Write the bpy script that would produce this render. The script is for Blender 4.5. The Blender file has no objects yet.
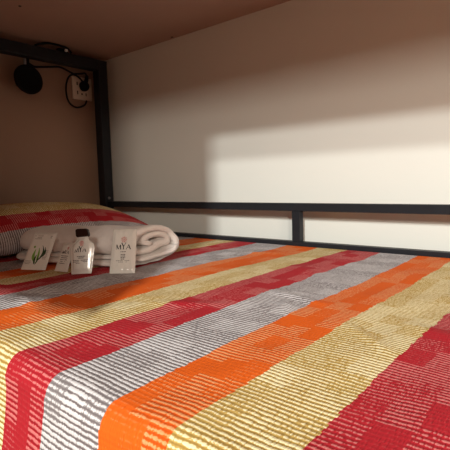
import bpy, bmesh, math, random
from mathutils import Vector, Matrix, noise
random.seed(4)
S = bpy.context.scene
COL = S.collection
R = math.radians

# ---------------------------------------------------------------- camera
cam_d = bpy.data.cameras.new('camera'); cam = bpy.data.objects.new('camera', cam_d); COL.objects.link(cam)
rx, ux, fw = Vector((0.76923, 0.63839, -0.02724)), Vector((-0.03994, 0.09059, 0.99509)), Vector((-0.63772, 0.76436, -0.09519))
m = Matrix.Identity(4)
for i in range(3):
    m[i][0] = rx[i]; m[i][1] = ux[i]; m[i][2] = -fw[i]
m[2][3] = 0.19
cam.matrix_world = m
cam_d.sensor_width = 36; cam_d.lens = 448.44 / 450 * 36
cam_d.clip_start = 0.01
S.camera = cam

# ---------------------------------------------------------------- light
S.view_settings.view_transform = 'Standard'; S.view_settings.look = 'None'
S.view_settings.gamma = 1; S.view_settings.use_curve_mapping = False
S.view_settings.exposure = 0.0
W = bpy.data.worlds.new('world'); S.world = W; W.use_nodes = True
W.node_tree.nodes['Background'].inputs[0].default_value = (1.0, 0.62, 0.38, 1)
W.node_tree.nodes['Background'].inputs[1].default_value = 0.09

def area(name, loc, target, sx, sy, power, col):
    d = bpy.data.lights.new(name, 'AREA'); d.shape = 'RECTANGLE'; d.size = sx; d.size_y = sy
    d.energy = power; d.color = col
    o = bpy.data.objects.new(name, d); COL.objects.link(o); o.location = loc
    o.rotation_euler = (Vector(target) - Vector(loc)).to_track_quat('-Z', 'Y').to_euler()
    return o
WARM = (0.98, 1.0, 0.95)
area('room_light', (1.75, -1.95, 1.17), (-0.7, 1.0, 0.2), 0.30, 0.22, 38, (1.0, 0.92, 0.80))
area('room_light', (0.80, -1.95, 1.41), (-0.7, 1.0, 0.2), 0.14, 0.06, 56, WARM)
area('room_light', (0.80, -1.95, 1.57), (-0.7, 1.0, 0.2), 0.14, 0.05, 52, WARM)
area('room_light', (2.4, -1.4, 1.15), (-1.2, 0.8, 0.2), 0.6, 0.3, 22, (1.0, 0.84, 0.68))

# ---------------------------------------------------------------- helpers
def tag(o, label=None, cat=None, group=None, kind=None):
    if label: o['label'] = label
    if cat: o['category'] = cat
    if group: o['group'] = group
    if kind: o['kind'] = kind
    return o
def empty(name, loc=(0, 0, 0), label=None, cat=None, group=None):
    o = bpy.data.objects.new(name, None); COL.objects.link(o); o.location = loc
    o.empty_display_size = 0.02
    return tag(o, label, cat, group)
def link(name, bm, mat, parent=None, smooth=False):
    me = bpy.data.meshes.new(name)
    bmesh.ops.recalc_face_normals(bm, faces=bm.faces[:]) if not smooth == 'keep' else None
    bm.to_mesh(me); bm.free()
    if smooth:
        for p in me.polygons: p.use_smooth = True
    for mm in (mat if isinstance(mat, (list, tuple)) else [mat]): me.materials.append(mm)
    o = bpy.data.objects.new(name, me); COL.objects.link(o)
    if parent:
        o.parent = parent
        o.matrix_parent_inverse = Matrix.Identity(4)
        o.location = -parent.location if parent.rotation_euler.x == 0 and parent.rotation_euler.z == 0 else (0, 0, 0)
    return o
def box(bm, x0, x1, y0, y1, z0, z1, bev=0.0, seg=2):
    t = bmesh.new()
    bmesh.ops.create_cube(t, size=1)
    for v in t.verts:
        v.co = Vector(((x0 + x1) / 2 + v.co.x * (x1 - x0), (y0 + y1) / 2 + v.co.y * (y1 - y0), (z0 + z1) / 2 + v.co.z * (z1 - z0)))
    if bev: bmesh.ops.bevel(t, geom=t.edges[:], offset=bev, segments=seg, affect='EDGES', profile=0.5)
    me = bpy.data.meshes.new('t'); t.to_mesh(me); t.free(); bm.from_mesh(me); bpy.data.meshes.remove(me)
    return bm
def spline(pts, n=8, closed=False):
    P = [Vector(p) for p in pts]; out = []
    N = len(P)
    for i in range(N - 1):
        p0 = P[max(i - 1, 0)]; p1 = P[i]; p2 = P[i + 1]; p3 = P[min(i + 2, N - 1)]
        for k in range(n):
            t = k / n
            out.append(0.5 * ((2 * p1) + (p2 - p0) * t + (2 * p0 - 5 * p1 + 4 * p2 - p3) * t * t + (-p0 + 3 * p1 - 3 * p2 + p3) * t ** 3))
    out.append(P[-1]); return out
def tube(bm, pts, r, seg=10, n=8, cap=True):
    P = spline(pts, n) if n > 1 else [Vector(p) for p in pts]
    rings = []; prev = None
    for i, p in enumerate(P):
        d = (P[min(i + 1, len(P) - 1)] - P[max(i - 1, 0)]).normalized()
        if prev is None:
            a = d.orthogonal().normalized()
        else:
            a = (prev - d * prev.dot(d)).normalized()
        prev = a; b = d.cross(a)
        rr = r(i / (len(P) - 1)) if callable(r) else r
        rings.append([bm.verts.new(p + (a * math.cos(2 * math.pi * k / seg) + b * math.sin(2 * math.pi * k / seg)) * rr) for k in range(seg)])
    for i in range(len(rings) - 1):
        for k in range(seg):
            bm.faces.new((rings[i][k], rings[i][(k + 1) % seg], rings[i + 1][(k + 1) % seg], rings[i + 1][k]))
    if cap:
        bm.faces.new(rings[0][::-1]); bm.faces.new(rings[-1])
    return bm
def lathe(bm, prof, M, seg=40):          # profile (r, h) about local Z, placed with matrix M
    rings = []
    for r, h in prof:
        rings.append([bm.verts.new(M @ Vector((max(r, 1e-5) * math.cos(2 * math.pi * k / seg), max(r, 1e-5) * math.sin(2 * math.pi * k / seg), h))) for k in range(seg)])
    for i in range(len(rings) - 1):
        for k in range(seg):
            bm.faces.new((rings[i][k], rings[i][(k + 1) % seg], rings[i + 1][(k + 1) % seg], rings[i + 1][k]))
    bm.faces.new(rings[0][::-1]); bm.faces.new(rings[-1])
    return bm
def hexc(r, g, b):                        # sRGB 0-255 to linear
    f = lambda c: (c / 255 / 12.92) if c / 255 < 0.04045 else ((c / 255 + 0.055) / 1.055) ** 2.4
    return (f(r), f(g), f(b), 1)

# ---------------------------------------------------------------- materials
class N:
    def __init__(self, name):
        self.m = bpy.data.materials.new(name); self.m.use_nodes = True
        self.t = self.m.node_tree; self.b = self.t.nodes['Principled BSDF']
    def n(self, ty, **kw):
        x = self.t.nodes.new(ty)
        for k, v in kw.items(): setattr(x, k, v)
        return x
    def l(self, a, b): self.t.links.new(a, b)
    def put(self, sock, v):
        if isinstance(v, (int, float, tuple)): sock.default_value = v
        else: self.l(v, sock)
    def math(self, op, a, b=None, c=None, clamp=False):
        x = self.n('ShaderNodeMath', operation=op); x.use_clamp = clamp
        self.put(x.inputs[0], a)
        if b is not None: self.put(x.inputs[1], b)
        if c is not None: self.put(x.inputs[2], c)
        return x.outputs[0]
    def mix(self, f, a, b):
        x = self.n('ShaderNodeMix', data_type='RGBA')
        self.put(x.inputs[0], f); self.put(x.inputs[6], a); self.put(x.inputs[7], b)
        return x.outputs[2]
    def comb(self, x_, y_, z_=0.0):
        x = self.n('ShaderNodeCombineXYZ')
        for i, v in enumerate((x_, y_, z_)): self.put(x.inputs[i], v)
        return x.outputs[0]
    def noise(self, vec, scale, detail=2.0, rough=0.5):
        x = self.n('ShaderNodeTexNoise'); self.l(vec, x.inputs['Vector'])
        x.inputs['Scale'].default_value = scale; x.inputs['Detail'].default_value = detail; x.inputs['Roughness'].default_value = rough
        return x.outputs['Fac']
    def smooth(self, v, a, b, lo=0.0, hi=1.0):
        x = self.n('ShaderNodeMapRange', interpolation_type='SMOOTHSTEP')
        self.put(x.inputs[0], v); x.inputs[1].default_value = a; x.inputs[2].default_value = b
        x.inputs[3].default_value = lo; x.inputs[4].default_value = hi
        return x.outputs[0]
    def bump(self, h, strength, dist):
        x = self.n('ShaderNodeBump'); x.inputs['Strength'].default_value = strength; x.inputs['Distance'].default_value = dist
        self.l(h, x.inputs['Height']); self.l(x.outputs[0], self.b.inputs['Normal'])
    def base(self, v): self.put(self.b.inputs['Base Color'], v)
    def rough(self, v): self.put(self.b.inputs['Roughness'], v)
    def obj(self): return self.n('ShaderNodeTexCoord').outputs['Object']

def plain(name, col, rough=0.5, metal=0.0, var=0.08, scale=30, bump=0.0, bscale=200, coat=0.0, spec=0.5):
    M = N(name); M.b.inputs['Specular IOR Level'].default_value = spec; c = M.obj(); f = M.noise(c, scale, 4)
    M.base(M.mix(f, tuple(x * (1 - var) for x in col[:3]) + (1,), tuple(min(1, x * (1 + var)) for x in col[:3]) + (1,)))
    M.rough(rough); M.b.inputs['Metallic'].default_value = metal; M.b.inputs['Coat Weight'].default_value = coat
    if bump: M.bump(M.noise(c, bscale, 3), bump, 0.001)
    return M.m
mat_wall = plain('cream_wall_paint', (0.80, 0.80, 0.745, 1), 0.55, var=0.03, scale=3, bump=0.25, bscale=60)
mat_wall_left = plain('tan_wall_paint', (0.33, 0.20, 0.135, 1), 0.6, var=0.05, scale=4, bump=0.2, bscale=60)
mat_ceil = plain('brown_board', (0.42, 0.27, 0.21, 1), 0.6, var=0.08, scale=5, bump=0.2, bscale=80)
mat_metal = plain('black_powder_coat', (0.018, 0.019, 0.023, 1), 0.45, var=0.2, bump=0.15, bscale=400, spec=0.2)
mat_black = plain('black_plastic', (0.005, 0.005, 0.005, 1), 0.5, var=0.2, spec=0.08)
mat_cord = plain('black_rubber', (0.006, 0.005, 0.005, 1), 0.6, var=0.2, spec=0.1)
mat_grey = plain('grey_metal', (0.25, 0.25, 0.27, 1), 0.35, metal=0.6)
mat_plate = plain('ivory_plastic', (0.72, 0.60, 0.50, 1), 0.35, var=0.03)
mat_hole = plain('dark_hole', (0.01, 0.008, 0.006, 1), 0.8)
mat_white = plain('white_plastic', (0.8, 0.8, 0.8, 1), 0.3)
mat_foil = plain('white_satin_foil', (0.74, 0.71, 0.66, 1), 0.22, var=0.04, bump=0.8, bscale=110, coat=0.8)
mat_foil2 = plain('white_paper_foil', (0.86, 0.83, 0.78, 1), 0.4, var=0.04, bump=0.3, bscale=90)
mat_ink = plain('grey_ink', (0.10, 0.08, 0.08, 1), 0.5)
mat_inkl = plain('pale_grey_ink', (0.35, 0.31, 0.28, 1), 0.5)
mat_inkb = plain('black_ink', (0.015, 0.012, 0.012, 1), 0.5)
mat_pink = plain('rose_ink', (0.55, 0.16, 0.14, 1), 0.5)
mat_green = plain('green_ink', (0.20, 0.42, 0.06, 1), 0.5, var=0.2)
mat_dkgreen = plain('dark_green_ink', (0.02, 0.06, 0.02, 1), 0.5, var=0.2)
mat_cap = plain('dark_brown_plastic', (0.02, 0.008, 0.006, 1), 0.3)
mat_shadow_curtain = plain('shadow_curtain_cloth', (0.16, 0.08, 0.05, 1), 0.9)

def towel_mat():
    M = N('white_terry'); c = M.obj()
    f = M.noise(c, 60, 4)
    M.base(M.mix(f, (0.78, 0.70, 0.65, 1), (0.90, 0.84, 0.80, 1))); M.rough(0.95)
    M.b.inputs['Sheen Weight'].default_value = 0.3
    h = M.math('ADD', M.noise(c, 900, 2), M.math('MULTIPLY', M.noise(c, 120, 3), 1.5))
    M.bump(h, 0.7, 0.0015); return M.m
mat_towel = towel_mat()

RIB = 0.0062
def striped_cloth():
    """Hand-woven cotton: uv.x = stripe count, uv.y = metres along the stripe."""
    M = N('striped_woven_cotton')
    uv = M.n('ShaderNodeUVMap'); uv.uv_map = 'weave'
    sp = M.n('ShaderNodeSeparateXYZ'); M.l(uv.outputs[0], sp.inputs[0])
    s, v = sp.outputs[0], sp.outputs[1]
    v = M.math('ADD', v, M.math('MULTIPLY', M.math('SUBTRACT', M.noise(M.comb(M.math('MULTIPLY', s, 9.0), M.math('MULTIPLY', v, 60.0)), 1.0, 3), 0.5), 0.0032))
    wob = M.math('SUBTRACT', M.noise(M.comb(M.math('MULTIPLY', s, 0.3), M.math('MULTIPLY', v, 1.0)), 14, 2), 0.5)
    fine = M.math('SUBTRACT', M.noise(M.comb(0.0, M.math('FLOOR', M.math('DIVIDE', v, RIB))), 3.7, 1), 0.5)
    s2 = M.math('ADD', s, M.math('ADD', M.math('MULTIPLY', wob, 0.07), M.math('MULTIPLY', fine, 0.10)))
    ph = M.math('FRACT', M.math('DIVIDE', s2, 4.0))
    def ramp(cols):
        r = M.n('ShaderNodeValToRGB'); r.color_ramp.interpolation = 'CONSTANT'
        e = r.color_ramp.elements
        while len(e) < 4: e.new(0.5)
        for i, c in enumerate(cols): e[i].position = i * 0.25; e[i].color = c
        M.l(ph, r.inputs[0]); return r.outputs[0]
    #            yellow                  orange                  grey                    red
    base = ramp([(0.55, 0.36, 0.10, 1), (0.78, 0.12, 0.006, 1), (0.28, 0.25, 0.255, 1), (0.45, 0.014, 0.024, 1)])
    dark = ramp([(0.34, 0.19, 0.04, 1), (0.60, 0.07, 0.005, 1), (0.13, 0.10, 0.10, 1), (0.30, 0.006, 0.014, 1)])  # darker tones for the painted shade between ribs
    thr = ramp([(0.97, 0.86, 0.54, 1), (0.86, 0.38, 0.16, 1), (0.76, 0.73, 0.74, 1), (0.70, 0.21, 0.20, 1)])
    bias = ramp([(0.30, 0.30, 0.30, 1), (-0.02, 0, 0, 1), (0.34, 0.34, 0.34, 1), (0.04, 0.04, 0.04, 1)])
    # stepped blocks with more or less white weft
    cs = M.math('DIVIDE', M.math('FLOOR', M.math('MULTIPLY', s2, 3.0)), 3.0)
    cv = M.math('MULTIPLY', M.math('FLOOR', M.math('DIVIDE', M.math('ADD', v, M.math('MULTIPLY', cs, 0.031)), 0.045)), 0.045)
    blk = M.noise(M.comb(M.math('MULTIPLY', cs, 1.1), M.math('MULTIPLY', cv, 7.0)), 2.3, 1.0)
    dens = M.math('ADD', M.smooth(blk, 0.40, 0.62, 0.04, 0.62), bias, clamp=True)
    # ribs across the stripes
    rw = M.math('SINE', M.math('MULTIPLY', v, 2 * math.pi / RIB))
    ribid = M.math('FLOOR', M.math('DIVIDE', v, RIB))
    dash = M.noise(M.comb(M.math('ADD', M.math('MULTIPLY', s, 44.0), M.math('MULTIPLY', ribid, 5.37)), M.math('MULTIPLY', ribid, 3.1)), 1.0, 2.0)
    dash = M.smooth(dash, 0.25, 0.75)
    lim = M.math('ADD', M.math('SUBTRACT', 1.12, M.math('MULTIPLY', dens, 1.75)), M.math('MULTIPLY', M.math('SUBTRACT', dash, 0.5), 1.7))
    top = M.smooth(M.math('SUBTRACT', rw, lim), -0.25, 0.35)
    on = M.smooth(dens, 0.02, 0.30)
    gap_shade = M.math('MULTIPLY', M.smooth(rw, -0.95, -0.3, 1.0, 0.0), M.smooth(dens, 0.1, 0.6, 0.08, 0.8))  # the weave's self-shadow between ribs, put into the colour
    c1 = M.mix(M.math('MULTIPLY', M.math('MULTIPLY', on, top), 0.9), base, thr)
    c2 = M.mix(gap_shade, c1, dark)
    M.base(c2); M.rough(0.85)
    M.b.inputs['Specular IOR Level'].default_value = 0.25
    h = M.math('ADD', M.math('MULTIPLY', M.math('MULTIPLY', rw, M.smooth(dens, 0.0, 0.5, 0.25, 1.0)), 0.4), M.math('MULTIPLY', dash, 0.6))
    M.bump(h, 0.5, 0.0015)
    return M.m
mat_cloth = striped_cloth()

# ---------------------------------------------------------------- setting
YW, XL, ZC = 1.20, -1.66, 0.72
tag(link('wall_back', box(bmesh.new(), XL - 0.1, 1.6, YW, YW + 0.1, -0.6, 1.6), mat_wall), kind='structure')
tag(link('wall_left', box(bmesh.new(), XL - 0.1, XL, -1.2, YW, -0.6, 1.6), mat_wall_left), kind='structure')
tag(link('ceiling', box(bmesh.new(), XL, 0.9, 0.10, YW, ZC, ZC + 0.02), mat_ceil), kind='structure')
tag(link('floor', box(bmesh.new(), XL - 0.1, 3.0, -3.0, YW, -0.66, -0.6), plain('brown_floor', (0.3, 0.2, 0.14, 1), 0.5)), kind='structure')

# ---------------------------------------------------------------- bed frame
bed = empty('bunk_bed', (-1.594, 1.137, -0.6), 'black square-tube metal bunk bed frame against the cream wall', 'bed frame')
b = box(bmesh.new(), -1.615, -1.573, 1.115, 1.158, -0.6, 0.696, 0.003)
post = link('post', b, mat_metal, bed)
b = bmesh.new(); lathe(b, [(0.0, -0.001), (0.006, -0.001), (0.006, 0.002), (0.004, 0.0035), (0.0, 0.0035)], Matrix.Translation((-1.573, 1.134, 0.137)) @ Matrix.Rotation(R(90), 4, 'Y'), 16)
bo = link('bolt', b, mat_grey, post, True); bo.location = (0, 0, 0)
link('head_rail', box(bmesh.new(), -1.613, -1.573, -0.3, 1.115, 0.654, 0.696, 0.003), mat_metal, bed)
link('guard_rail', box(bmesh.new(), -1.573, 1.0, 1.127, 1.152, 0.1005, 0.1235, 0.002), mat_metal, bed)
link('side_rail', box(bmesh.new(), -1.573, 1.0, 1.127, 1.152, -0.012, 0.0115, 0.002), mat_metal, bed)
link('rail_upright', box(bmesh.new(), -0.687, -0.661, 1.129, 1.150, 0.0115, 0.1005, 0.001), mat_metal, bed)

# ---------------------------------------------------------------- bed sheet
KX = [(0.62, -9), (0.20, -4), (0.115, -3), (0.02, -2), (-0.07, -1), (-0.157, 0), (-0.25, 1), (-0.33, 2), (-0.422, 3), (-0.51, 4), (-0.60, 5),
      (-0.70, 6), (-0.81, 7), (-0.895, 8), (-0.97, 9), (-1.07, 10), (-1.18, 11), (-1.27, 12), (-1.36, 13), (-1.45, 14), (-1.54, 15), (-1.66, 16)]
def stripe(x):
    for (a, ka), (c, kc) in zip(KX, KX[1:]):
        if x <= a and x >= c: return ka + (kc - ka) * (a - x) / (a - c)
    return KX[0][1] if x > 0 else KX[-1][1]
def drape_profile(n_top=230):
    pts = []
    # hanging part, swelling outward a little as it falls
    for k in range(30):
        t = k / 30
        pts.append((0.150 + 0.062 * t, -0.40 + 0.372 * t - 0.02 * t * t * 0))
    r = 0.028
    for k in range(18):
        a = math.pi - (math.pi / 2) * (k / 18) 
        pts.append((0.240 + r * math.cos(a), -r + r * math.sin(a)))
    for k in range(n_top + 1):
        pts.append((0.240 + (1.122 - 0.240) * k / n_top, 0.0))
    for k in range(1, 5):
        pts.append((1.122 + 0.001 * k, -0.012 * k))
    return pts
CREASES = [((-0.25, 0.545), (-0.16, 0.465), 0.0035, 0.008), ((-0.785, 0.365), (-0.675, 0.334), 0.004, 0.009), ((-0.77, 0.425), (-0.69, 0.40), 0.0035, 0.009), ((-0.375, 0.60), (-0.33, 0.52), 0.003, 0.009),
           ((-0.42, 0.62), (-0.30, 0.60), 0.004, 0.012), ((-0.95, 0.40), (-0.80, 0.33), 0.005, 0.014), ((-0.60, 0.90), (-0.30, 0.70), 0.003, 0.02),
           ((-0.20, 0.60), (-0.02, 0.52), 0.003, 0.014), ((-0.55, 0.45), (-0.42, 0.52), 0.003, 0.014), ((-0.80, 0.90), (-0.62, 1.0), 0.003, 0.018)]
def crease(x, y):
    h = 0
    for (a, c, amp, w) in CREASES:
        a = Vector(a); c = Vector(c); p = Vector((x, y)); d = c - a
        t = max(0, min(1, (p - a).dot(d) / d.length_squared)); q = (p - a - d * t).length
        h += amp * math.exp(-(q / w) ** 2) * math.sin(math.pi * max(0.02, min(0.98, t)))
    return h
def make_sheet():
    prof = drape_profile(); L = [0]
    for a, c in zip(prof, prof[1:]): L.append(L[-1] + math.hypot(c[0] - a[0], c[1] - a[1]))
    NX = 420; xs = [0.60 - (0.60 + 1.645) * i / NX for i in range(NX + 1)]
    bm = bmesh.new(); uvl = bm.loops.layers.uv.new('weave'); grid = []; info = {}
    for i, x in enumerate(xs):
        row = []
        for j, (y, z) in enumerate(prof):
            flat = min(1, max(0, (z + 0.05) / 0.05))
            n = noise.noise(Vector((x * 3.0, y * 3.0, 1.3))) * 0.006 + noise.noise(Vector((x * 11, y * 9, 4.7))) * 0.0030 + noise.noise(Vector((x * 24, y * 20, 7.7))) * 0.0012
            edge = min(1, max(0, (1.12 - y) / 0.08))
            zz = z + flat * edge * (n + crease(x, y))
            yy = y + (1 - flat) * (noise.noise(Vector((x * 7, z * 2, 9.1))) * 0.014 + noise.noise(Vector((x * 2.2, z * 1.2, 2.1))) * 0.016) if z < -0.001 else y
            v = bm.verts.new((x, yy, zz)); row.append(v); info[v] = (stripe(x), L[j])
        grid.append(row)
    for i in range(NX):
        for j in range(len(prof) - 1):
            f = bm.faces.new((grid[i][j], grid[i][j + 1], grid[i + 1][j + 1], grid[i + 1][j]))
            for l in f.loops: l[uvl].uv = info[l.vert]
    return link('bed_sheet', bm, mat_cloth, None, True)
tag(make_sheet(), 'striped red, orange, yellow and grey woven bedspread covering the mattress', 'bedspread')

# ---------------------------------------------------------------- pillow
def make_pillow():
    cx, cy, hx, hy = -1.395, 0.715, 0.205, 0.395
    NX, NY = 70, 110
    bm = bmesh.new(); uvl = bm.loops.layers.uv.new('weave'); info = {}
    def shape(a, b_, side):
        pin = 1 - 0.10 * (1 - abs(b_)) * 0 
        # the four corners stay pointed, the sides between them pull in a little
        X = cx + hx * a * (1 - 0.07 * (1 - abs(a)) - 0.05 * (1 - b_ ** 4) * abs(a) + 0.0)
        Y = cy + hy * b_ * (1 - 0.05 * (1 - a ** 4) * abs(b_))
        fat = max(0, (1 - abs(a) ** 2.6)) ** 0.55 * max(0, (1 - abs(b_) ** 2.6)) ** 0.62
        mid = 0.052 * (1 - 0.85 * max(abs(b_) ** 3, 0)) * (1 - 0.4 * abs(a) ** 3) + 0.004
        if side > 0: Z = mid + 0.085 * fat + 0.004 * noise.noise(Vector((X * 9, Y * 6, 3))) * fat
        else: Z = max(0.011, mid - 0.075 * fat)
        return Vector((X, Y, Z))
    grids = []
    for side in (1, -1):
        g = []
        for i in range(NX + 1):
            a = -math.cos(math.pi * i / NX); row = []
            for j in range(NY + 1):
                b_ = -math.cos(math.pi * j / NY)
                if side < 0 and (i in (0, NX) or j in (0, NY)): row.append(grids[0][i][j]); continue
                p = shape(a, b_, side); v = bm.verts.new(p); row.append(v)
                info[v] = (PK(a, side), b_ * hy + cy)
            g.append(row)
        grids.append(g)
        for i in range(NX):
            for j in range(NY):
                q = (g[i][j], g[i + 1][j], g[i + 1][j + 1], g[i][j + 1])
                f = bm.faces.new(q if side > 0 else q[::-1])
                for l in f.loops: l[uvl].uv = info[l.vert]
    return link('pillow', bm, mat_cloth, None, True)
def PK(a, side):   # stripe count over the pillow: grey at the front, red, then yellow on top
    x = (1 - a) / 2 * 0.41     # distance back from the front edge
    if side < 0: return 2.5
    for (xa, ka), (xb, kb) in zip([(0, 2.5), (0.020, 3), (0.072, 4), (0.21, 5), (0.30, 6), (0.42, 7)], [(0.020, 3), (0.072, 4), (0.21, 5), (0.30, 6), (0.42, 7), (0.5, 8)]):
        if x <= xb: return ka + (kb - ka) * (x - xa) / (xb - xa)
    return 8
tag(make_pillow(), 'plump pillow in matching striped pillowcase at the head of the bed', 'pillow')

# ---------------------------------------------------------------- towel
AX = Vector((0.965, 0.26, 0)).normalized(); PX = Vector((-AX.y, AX.x, 0))   # roll axis and the way to its back
def make_towel():
    o0 = Vector((-1.168, 0.547, 0.004)); Lg = 0.367
    path = [(-0.015, 0.006), (0.010, 0.006), (0.034, 0.0065), (0.058, 0.009), (0.078, 0.020), (0.089, 0.042), (0.080, 0.066), (0.054, 0.081), (0.022, 0.079), (0.003, 0.064),
            (-0.001, 0.044), (0.009, 0.030), (0.032, 0.033), (0.052, 0.043), (0.068, 0.046), (0.071, 0.058), (0.056, 0.066), (0.034, 0.064), (0.024, 0.054), (0.034, 0.047)]
    path2 = [(-0.003, 0.0165), (0.02, 0.0175), (0.045, 0.021), (0.064, 0.027), (0.074, 0.036)]
    bm = bmesh.new()
    def strip(path, th, l0, l1, seed, ns=70):
        c = [Vector((p[0], p[1], 0)) for p in spline([(p[0], p[1], 0) for p in path], 7)]
        n = len(c); up = []; dn = []
        for i in range(n):
            d = (c[min(i + 1, n - 1)] - c[max(i - 1, 0)]).normalized(); nn = Vector((-d.y, d.x, 0))
            w = th / 2 * (1 if 1 < i < n - 2 else 0.72)
            up.append(c[i] + nn * w); dn.append(c[i] - nn * w)
        d0 = (c[0] - c[1]).normalized(); d1 = (c[-1] - c[-2]).normalized()
        loop = up + [c[-1] + d1 * th * .35] + dn[::-1] + [c[0] + d0 * th * .35]
        rings = []
        for k in range(ns + 1):
            t = k / ns; ring = []
            for p in loop:
                q, h = p.x, p.y
                # the far-left end is a softer, lower roundish fold
                e = min(1, (t + 0.004) / 0.10); sc = math.sqrt(max(0.02, 1 - (1 - e) ** 2)); sc = 0.50 + 0.50 * sc
                e2 = min(1, (1.0005 - t) / 0.03); s2 = 0.93 + 0.07 * math.sqrt(max(0, 1 - (1 - e2) ** 2))
                q = 0.042 + (q - 0.042) * sc * s2; h = 0.036 + (h - 0.036) * sc * s2
                slope = 1 - 0.08 * (1 - t)
                x = l0 + (l1 - l0) * t * Lg / 1.0
                # layer ends are not cut flush
                x += t * 0.38 * (q - 0.0) * 1.35
                x += (t > 0.9) * (t - 0.9) * 10 * 0.010 * noise.noise(Vector((q * 40, h * 40, seed)))
                P = o0 + AX * x + PX * q * 1.35 + Vector((0, 0, max(0.0, h * slope)))
                wv = noise.noise(Vector((P.x * 14, P.y * 14, P.z * 14 + seed))) * 0.0035 + noise.noise(P * 45) * 0.0013
                P += (PX * (q - 0.042) + Vector((0, 0, h - 0.04))).normalized() * wv
                P.z = max(P.z, 0.0035); ring.append(bm.verts.new(P))
            rings.append(ring)
        m_ = len(loop)
        for a, c2 in zip(rings, rings[1:]):
            for i in range(m_): bm.faces.new((a[i], a[(i + 1) % m_], c2[(i + 1) % m_], c2[i]))
        for rg, rev in ((rings[0], 1), (rings[-1], 0)):
            # caps stitched across the thin strip
            for i in range(n - 1):
                q = (rg[i], rg[i + 1], rg[2 * n - i - 1], rg[2 * n - i])
                bm.faces.new(q if not rev else q[::-1])
            q = (rg[n - 1], rg[n], rg[n + 1]); bm.faces.new(q)
            q = (rg[0], rg[2 * n], rg[2 * n + 1]); bm.faces.new(q)
    strip(path, 0.0125, 0.0, 1.0, 1.0)
    strip(path2, 0.0095, 0.02, 1.035, 5.0)
    return link('towel', bm, mat_towel, None, True)
tag(make_towel(), 'rolled white terry towel lying on the striped bedspread', 'towel')

# ---------------------------------------------------------------- sachets
def plane_obj(name, polys, M, mat, parent, z=0.0):
    """thin raised print: polys = list of 2-D outlines on the sachet's face"""
    bm = bmesh.new()
    for poly in polys:
        top = [bm.verts.new(M @ Vector((x, y, z + 0.00018))) for x, y in poly]
        bot = [bm.verts.new(M @ Vector((x, y, z - 0.0004))) for x, y in poly]
        bm.faces.new(top); bm.faces.new(bot[::-1]); n = len(poly)
        for i in range(n): bm.faces.new((top[i], bot[i], bot[(i + 1) % n], top[(i + 1) % n]))
    return link(name, bm, mat, parent)
def bar(x0, y0, x1, y1, w):
    d = Vector((x1 - x0, y1 - y0)).normalized(); n = Vector((-d.y, d.x)) * w / 2
    return [(x0 + n.x, y0 + n.y), (x0 - n.x, y0 - n.y), (x1 - n.x, y1 - n.y), (x1 + n.x, y1 + n.y)]
def disc(x, y, rx_, ry_, n=14, a=0):
    return [(x + rx_ * math.cos(t) * math.cos(a) - ry_ * math.sin(t) * math.sin(a), y + rx_ * math.cos(t) * math.sin(a) + ry_ * math.sin(t) * math.cos(a)) for t in [2 * math.pi * k / n for k in range(n)]]
def pouch(outline, M, mat, parent, name, puff=0.003, edge=0.006, nx=26, ny=40):
    """flat sealed pouch from an outline x-range per height, slightly puffed in the middle"""
    bm = bmesh.new(); H = outline[-1][0]
    def half(y):
        for (a, wa), (c, wc) in zip(outline, outline[1:]):
            if y <= c: return wa + (wc - wa) * (y - a) / (c - a)
        return outline[-1][1]
    F = []; B = []
    for j in range(ny + 1):
        y = H * j / ny; w = half(y); rf = []; rb = []
        for i in range(nx + 1):
            x = -w + 2 * w * i / nx
            dd = min(w - abs(x), y, H - y)
            k = min(1, max(0, dd / edge - 0.25)); k = k * k * (3 - 2 * k)
            near = math.exp(-min(y, H - y) / 0.014)
            wr = (noise.noise(Vector((x * 90, y * 60, w * 7))) * 0.0007 + noise.noise(Vector((x * 160, y * 110, H * 90))) * 0.0022 * near) * k
            seal = 0.00025 * math.sin(y * 3500) if min(y, H - y) < 0.006 else 0
            rf.append(bm.verts.new(M @ Vector((x, y, 0.0007 + puff * k + wr + seal))))
            rb.append(bm.verts.new(M @ Vector((x, y, -0.0007 - puff * 0.6 * k))))
        F.append(rf); B.append(rb)
    for j in range(ny):
        for i in range(nx):
            bm.faces.new((F[j][i], F[j][i + 1], F[j + 1][i + 1], F[j + 1][i]))
            bm.faces.new((B[j][i + 1], B[j][i], B[j + 1][i], B[j + 1][i + 1]))
        bm.faces.new((B[j][0], F[j][0], F[j + 1][0], B[j + 1][0])); bm.faces.new((F[j][nx], B[j][nx], B[j + 1][nx], F[j + 1][nx]))
    for i in range(nx):
        bm.faces.new((B[0][i], B[0][i + 1], F[0][i + 1], F[0][i])); bm.faces.new((F[ny][i], F[ny][i + 1], B[ny][i + 1], B[ny][i]))
    return link(name, bm, mat, parent, True)
def frame(B, t, lean):
    t = Vector(t).normalized(); n = Vector((-t.y, t.x, 0)); u = n * math.cos(R(lean)) + Vector((0, 0, 1)) * math.sin(R(lean)); f = t.cross(u)
    M = Matrix.Identity(4)
    for i in range(3): M[i][0] = t[i]; M[i][1] = u[i]; M[i][2] = f[i]
    return M
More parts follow.
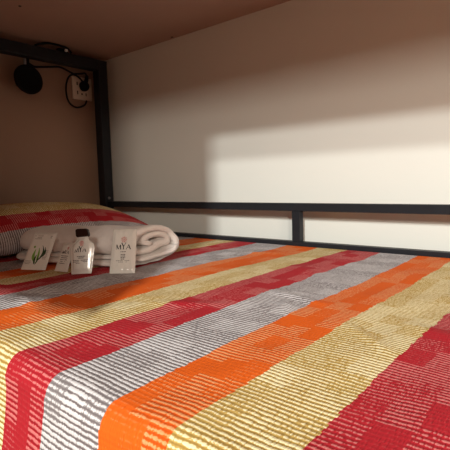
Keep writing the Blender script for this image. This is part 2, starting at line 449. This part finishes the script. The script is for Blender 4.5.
def mya(cx, cy, s, w):
    """thin serif capitals M Y A, s = cap height"""
    P = []
    x = cx - 1.55 * s                                   # M
    P += [bar(x, cy, x + .08 * s, cy + s, w * .6), bar(x + .06 * s, cy + s, x + .45 * s, cy, w * 1.5), bar(x + .45 * s, cy, x + .84 * s, cy + s, w * .6), bar(x + .84 * s, cy + s, x + .94 * s, cy, w * 1.5)]
    P += [bar(x - .14 * s, cy, x + .14 * s, cy, w * .5), bar(x + .78 * s, cy, x + 1.08 * s, cy, w * .5)]
    x = cx - .42 * s                                    # Y, taller than its neighbours
    P += [bar(x, cy + 1.35 * s, x + .42 * s, cy + .6 * s, w * 1.6), bar(x + .84 * s, cy + 1.35 * s, x + .42 * s, cy + .6 * s, w * .7), bar(x + .42 * s, cy + .65 * s, x + .42 * s, cy, w * 1.4), bar(x + .26 * s, cy, x + .58 * s, cy, w * .5)]
    P += [bar(x - .13 * s, cy + 1.35 * s, x + .13 * s, cy + 1.35 * s, w * .5), bar(x + .71 * s, cy + 1.35 * s, x + .97 * s, cy + 1.35 * s, w * .5)]
    x = cx + .62 * s                                    # A
    P += [bar(x, cy, x + .42 * s, cy + s, w * .6), bar(x + .42 * s, cy + s, x + .86 * s, cy, w * 1.6), bar(x + .18 * s, cy + .36 * s, x + .68 * s, cy + .36 * s, w * .5), bar(x - .12 * s, cy, x + .14 * s, cy, w * .5), bar(x + .7 * s, cy, x + 1.02 * s, cy, w * .5)]
    return P
def crest(cx, cy, r):
    """small openwork oval emblem of petals over a stem"""
    P = []
    for k in range(9):
        a = 2 * math.pi * k / 9
        P.append(disc(cx + r * .68 * math.cos(a), cy + r * .62 * math.sin(a), r * .27, r * .13, 8, a))
    P.append(disc(cx, cy, r * .25, r * .22, 10)); P.append(bar(cx - r * .75, cy - r * .9, cx + r * .75, cy - r * .9, r * .12))
    return P
def lines(cx, y0, dy, widths, h, seed):
    rd = random.Random(seed); P = []
    for k, wd in enumerate(widths):
        x = cx - wd / 2; y = y0 - k * dy
        while x < cx + wd / 2 - 0.0008:
            l = rd.uniform(0.0016, 0.0045); l = min(l, cx + wd / 2 - x)
            P.append([(x, y), (x + l, y), (x + l, y + h), (x, y + h)]); x += l + 0.0009
    return P
def seat(root, B, M):
    root.location = B; root.rotation_euler = M.to_euler()
I4 = Matrix.Identity(4)
# the tall plain sachet at the right
def sachet_root(name, B, t, lean, label, roll=0, cat='sachet'):
    o = empty(name, B, label, cat); o.rotation_euler = (frame(B, t, lean) @ Matrix.Rotation(R(roll), 4, 'Z')).to_euler(); return o

s = sachet_root('sachet', (-0.757, 0.5685, 0.006), (0.80, 0.60, 0), 66, 'tall white rectangular foil sachet with large MYA lettering, rightmost against the towel')
pouch([(0, .0270), (.098, .0255)], I4, mat_foil, s, 'packet', 0.0022)
zf = 0.0031
plane_obj('lettering', mya(0.0, .0520, .0100, .0013), I4, mat_inkb, s, zf)
plane_obj('emblem', crest(0.0, .0740, .0070), I4, mat_pink, s, zf)
plane_obj('small_print', lines(0.0, .0455, .0045, [.012], .0016, 1), I4, mat_ink, s, zf)
plane_obj('small_print', lines(0, .0395, .0033, [.010, .010, .010, .009], .0017, 2), I4, mat_ink, s, zf)
plane_obj('small_print', lines(0, .0265, .0030, [.028, .018], .0010, 3), I4, mat_ink, s, zf)
# bottle-shaped pouch with a dark cap
s = sachet_root('spout_pouch', (-0.830, 0.519, 0.006), (0.935, 0.354, 0), 74, 'white bottle-shaped pouch with dark brown cap and MYA lettering', 5)
pouch([(0, .0245), (.004, .0250), (.054, .0300), (.062, .0280), (.070, .0175), (.078, .0125), (.081, .0125)], I4, mat_foil, s, 'packet', 0.0045, 0.010)
b = bmesh.new(); T = [(-.0145, .079), (.0150, .079), (.0165, .082), (.0125, .0945), (.0100, .0960), (-.0160, .0970), (-.0185, .0940), (-.0155, .082)]
fr = [b.verts.new((x, y, .004)) for x, y in T]; bk = [b.verts.new((x, y, -.004)) for x, y in T]
b.faces.new(fr); b.faces.new(bk[::-1])
for i in range(8): b.faces.new((fr[i], bk[i], bk[(i + 1) % 8], fr[(i + 1) % 8]))
bmesh.ops.bevel(b, geom=b.edges[:], offset=0.0012, segments=2, affect='EDGES')
cp = link('cap', b, mat_cap, s); cp['label'] = 'dark brown cap'
zf = 0.0053
plane_obj('lettering', mya(-.001, .0460, .0090, .0012), I4, mat_inkb, s, zf)
plane_obj('emblem', crest(0.001, .0650, .0060), I4, mat_pink, s, zf)
plane_obj('small_print', lines(0.001, .0355, .0033, [.020, .013], .0017, 5), I4, mat_ink, s, zf)
plane_obj('small_print', lines(0, .0275, .0030, [.038, .036, .022], .0014, 6), I4, mat_ink, s, zf)
# small sachet between the pouch and the green printed one
s = sachet_root('sachet', (-0.893, 0.5085, 0.006), (0.974, 0.18, 0), 64, 'smallest white sachet, between the green-printed packet and the capped pouch')
pouch([(0, .0195), (.066, .0165)], I4, mat_foil2, s, 'packet', 0.0016)
zf = 0.0025
plane_obj('lettering', mya(0.0, .0400, .0062, .0010), I4, mat_ink, s, zf)
plane_obj('emblem', crest(0.004, .0535, .0034), I4, mat_pink, s, zf)
plane_obj('small_print', lines(0.0, .0340, .0042, [.022, .018, .020, .016, .019], .0015, 8), I4, mat_ink, s, zf)
# green printed sachet
s = sachet_root('sachet', (-0.9675, 0.484, 0.006), (0.905, 0.426, 0), 55, 'white sachet printed with green leaves, leaning leftmost against the towel')
pouch([(0, .0315), (.095, .0305)], I4, mat_foil2, s, 'packet', 0.0018)
zf = 0.0027
def leaf(x0, y0, x1, y1, w, bend):
    L_, R_ = [], []
    for k in range(9):
        t = k / 8; d = Vector((x1 - x0, y1 - y0)); n = Vector((-d.y, d.x)).normalized()
        p = Vector((x0, y0)) + d * t + n * bend * math.sin(math.pi * t); q = w / 2 * math.sin(math.pi * min(.98, max(.03, t)) ** .8) + .0002
        L_.append((p.x + n.x * q, p.y + n.y * q)); R_.append((p.x - n.x * q, p.y - n.y * q))
    return L_ + R_[::-1]
plane_obj('leaf_print', [leaf(.000, .016, -.009, .050, .0070, .005), leaf(.002, .022, -.001, .054, .0045, -.002), disc(-.014, .056, .0028, .0028, 9)], I4, mat_green, s, zf)
plane_obj('leaf_outline', [leaf(.005, .022, .006, .060, .0048, -.008), leaf(.009, .028, .014, .056, .0045, -.006), leaf(-.001, .012, -.002, .036, .0042, .002), leaf(.001, .012, .004, .034, .003, -.002)], I4, mat_dkgreen, s, zf + .0001)
plane_obj('small_print', lines(-.012, .084, .0038, [.022, .014, .018], .0014, 11), I4, mat_inkl, s, zf)
plane_obj('small_print', lines(.021, .083, .004, [.005, .004], .0018, 12), I4, mat_inkl, s, zf)
plane_obj('small_print', lines(-.019, .020, .0034, [.014, .016, .012], .0012, 13), I4, mat_inkl, s, zf)
plane_obj('small_print', lines(.020, .046, .0034, [.010, .011, .009, .011, .010, .010, .009], .0012, 14), I4, mat_inkl, s, zf)

# ---------------------------------------------------------------- wall socket
sk = empty('wall_socket', (XL, 1.087, 0.588), 'square ivory wall socket on the tan wall beside the black post', 'socket')
pl = link('plate', box(bmesh.new(), XL, XL + 0.010, 1.042, 1.132, 0.543, 0.634, 0.003), mat_plate, sk)
for (y, z, w, h) in [(1.063, .606, .005, .013), (1.063, .570, .005, .014), (1.083, .566, .007, .006), (1.102, .566, .004, .012), (1.108, .606, .004, .010)]:
    o = link('pin_hole', box(bmesh.new(), XL + 0.0095, XL + 0.0106, y - w / 2, y + w / 2, z - h / 2, z + h / 2), mat_hole, pl); o.location = (0, 0, 0)

# ---------------------------------------------------------------- reading lamp
lp = empty('reading_lamp', (-1.600, 0.835, 0.65), 'round black disc lamp hanging below the head rail, with its cord and plug', 'lamp')
Mh = Matrix.Translation((-1.600, 0.831, 0.577)) @ Matrix.Rotation(R(-12), 4, 'X') @ Matrix.Rotation(R(84), 4, 'Y')
b = bmesh.new(); lathe(b, [(0, -.010), (.036, -.010), (.049, -.006), (.053, .001), (.0525, .008), (.050, .011), (.046, .0095), (0, .0095)], Mh, 48)
link('lamp_head', b, mat_black, lp, True)
b = bmesh.new(); tube(b, [(-1.598, .834, .652), (-1.599, .833, .640), (-1.602, .834, .620)], .0055, 12, 6)
nk = link('neck', b, mat_black, lp, True)
b = bmesh.new(); box(b, -1.604, -1.596, .820, .8275, .630, .650, .001)
link('bracket', b, mat_grey, lp)
b = bmesh.new(); tube(b, [(-1.603, .838, .638), (-1.62, .858, .637), (-1.63, .881, .636), (-1.63, .937, .646), (-1.63, .979, .652), (-1.63, 1.021, .641), (-1.632, 1.060, .627), (-1.632, 1.082, .608)], .0037, 8, 8)
link('cord', b, mat_cord, lp, True)
b = bmesh.new()
Mp = Matrix.Translation((XL + 0.0105, 1.089, 0.597)) @ Matrix.Rotation(R(90), 4, 'Y')
lathe(b, [(0, 0), (.017, 0), (.0205, .004), (.0205, .014), (.016, .022), (.012, .028), (0, .029)], Mp, 24)
tube(b, [(-1.636, 1.090, .600), (-1.634, 1.097, .622), (-1.634, 1.101, .640)], lambda t: .010 - .004 * t, 12, 6)
link('plug', b, mat_black, lp, True)

b = bmesh.new()
tube(b, [(-1.628, 1.098, .628), (-1.622, 1.085, .644), (-1.624, 1.069, .641), (-1.635, 1.027, .631), (-1.637, 1.007, .597), (-1.637, 1.004, .554), (-1.637, 1.016, .521), (-1.637, 1.047, .507), (-1.638, 1.083, .520), (-1.645, 1.100, .540)], .0036, 8, 8)
tag(link('cable', b, mat_cord, None, True), 'thin black cable looping down around the wall socket', 'cable')
cb = empty('cable', (-1.59, 0.87, 0.692), 'black cable with a grey connector lying on top of the head rail', 'cable')
b = bmesh.new()
tube(b, [(-1.590, .858, .7000), (-1.580, .875, .708), (-1.574, .905, .7145), (-1.572, .945, .7155), (-1.572, .975, .712), (-1.574, .992, .705), (-1.580, 1.000, .6995)], .0036, 8, 8)
link('cord', b, mat_cord, cb, True)
b = bmesh.new(); box(b, -1.596, -1.574, .945, .985, .696, .7085, .003)
link('splice', b, mat_black, cb)
b = bmesh.new(); box(b, -1.575, -1.568, .968, .978, .698, .7065, .001)
cn = link('connector', b, mat_white, cb); cn['label'] = 'small whitish connector'

# screws in the board overhead
for x, y in ((-1.326, .679), (-1.215, 1.185)):
    b = bmesh.new(); lathe(b, [(0, 0), (.0045, 0), (.004, -.0015), (0, -.002)], Matrix.Translation((x, y, ZC)), 12)
    o = link('screw', b, mat_hole, bpy.data.objects['ceiling'], True); o.location = (0, 0, 0)

# ---------------------------------------------------------------- unseen curtain added on the open side to shadow the head end
b = bmesh.new(); rows = []
for i in range(121):
    x = -1.56 + 1.14 * i / 120; y = 0.125 + 0.010 * math.sin(i * 0.55)
    rows.append([b.verts.new((x, y, z)) for z in (0.15, 0.3, 0.5, 0.76)])
for a, c in zip(rows, rows[1:]):
    for k in range(3): b.faces.new((a[k], c[k], c[k + 1], a[k + 1]))
o = tag(link('shadow_curtain', b, mat_shadow_curtain, None, True), 'unseen brown curtain added along the open side to shadow the head end', 'curtain')
md = o.modifiers.new('thickness', 'SOLIDIFY'); md.thickness = 0.002
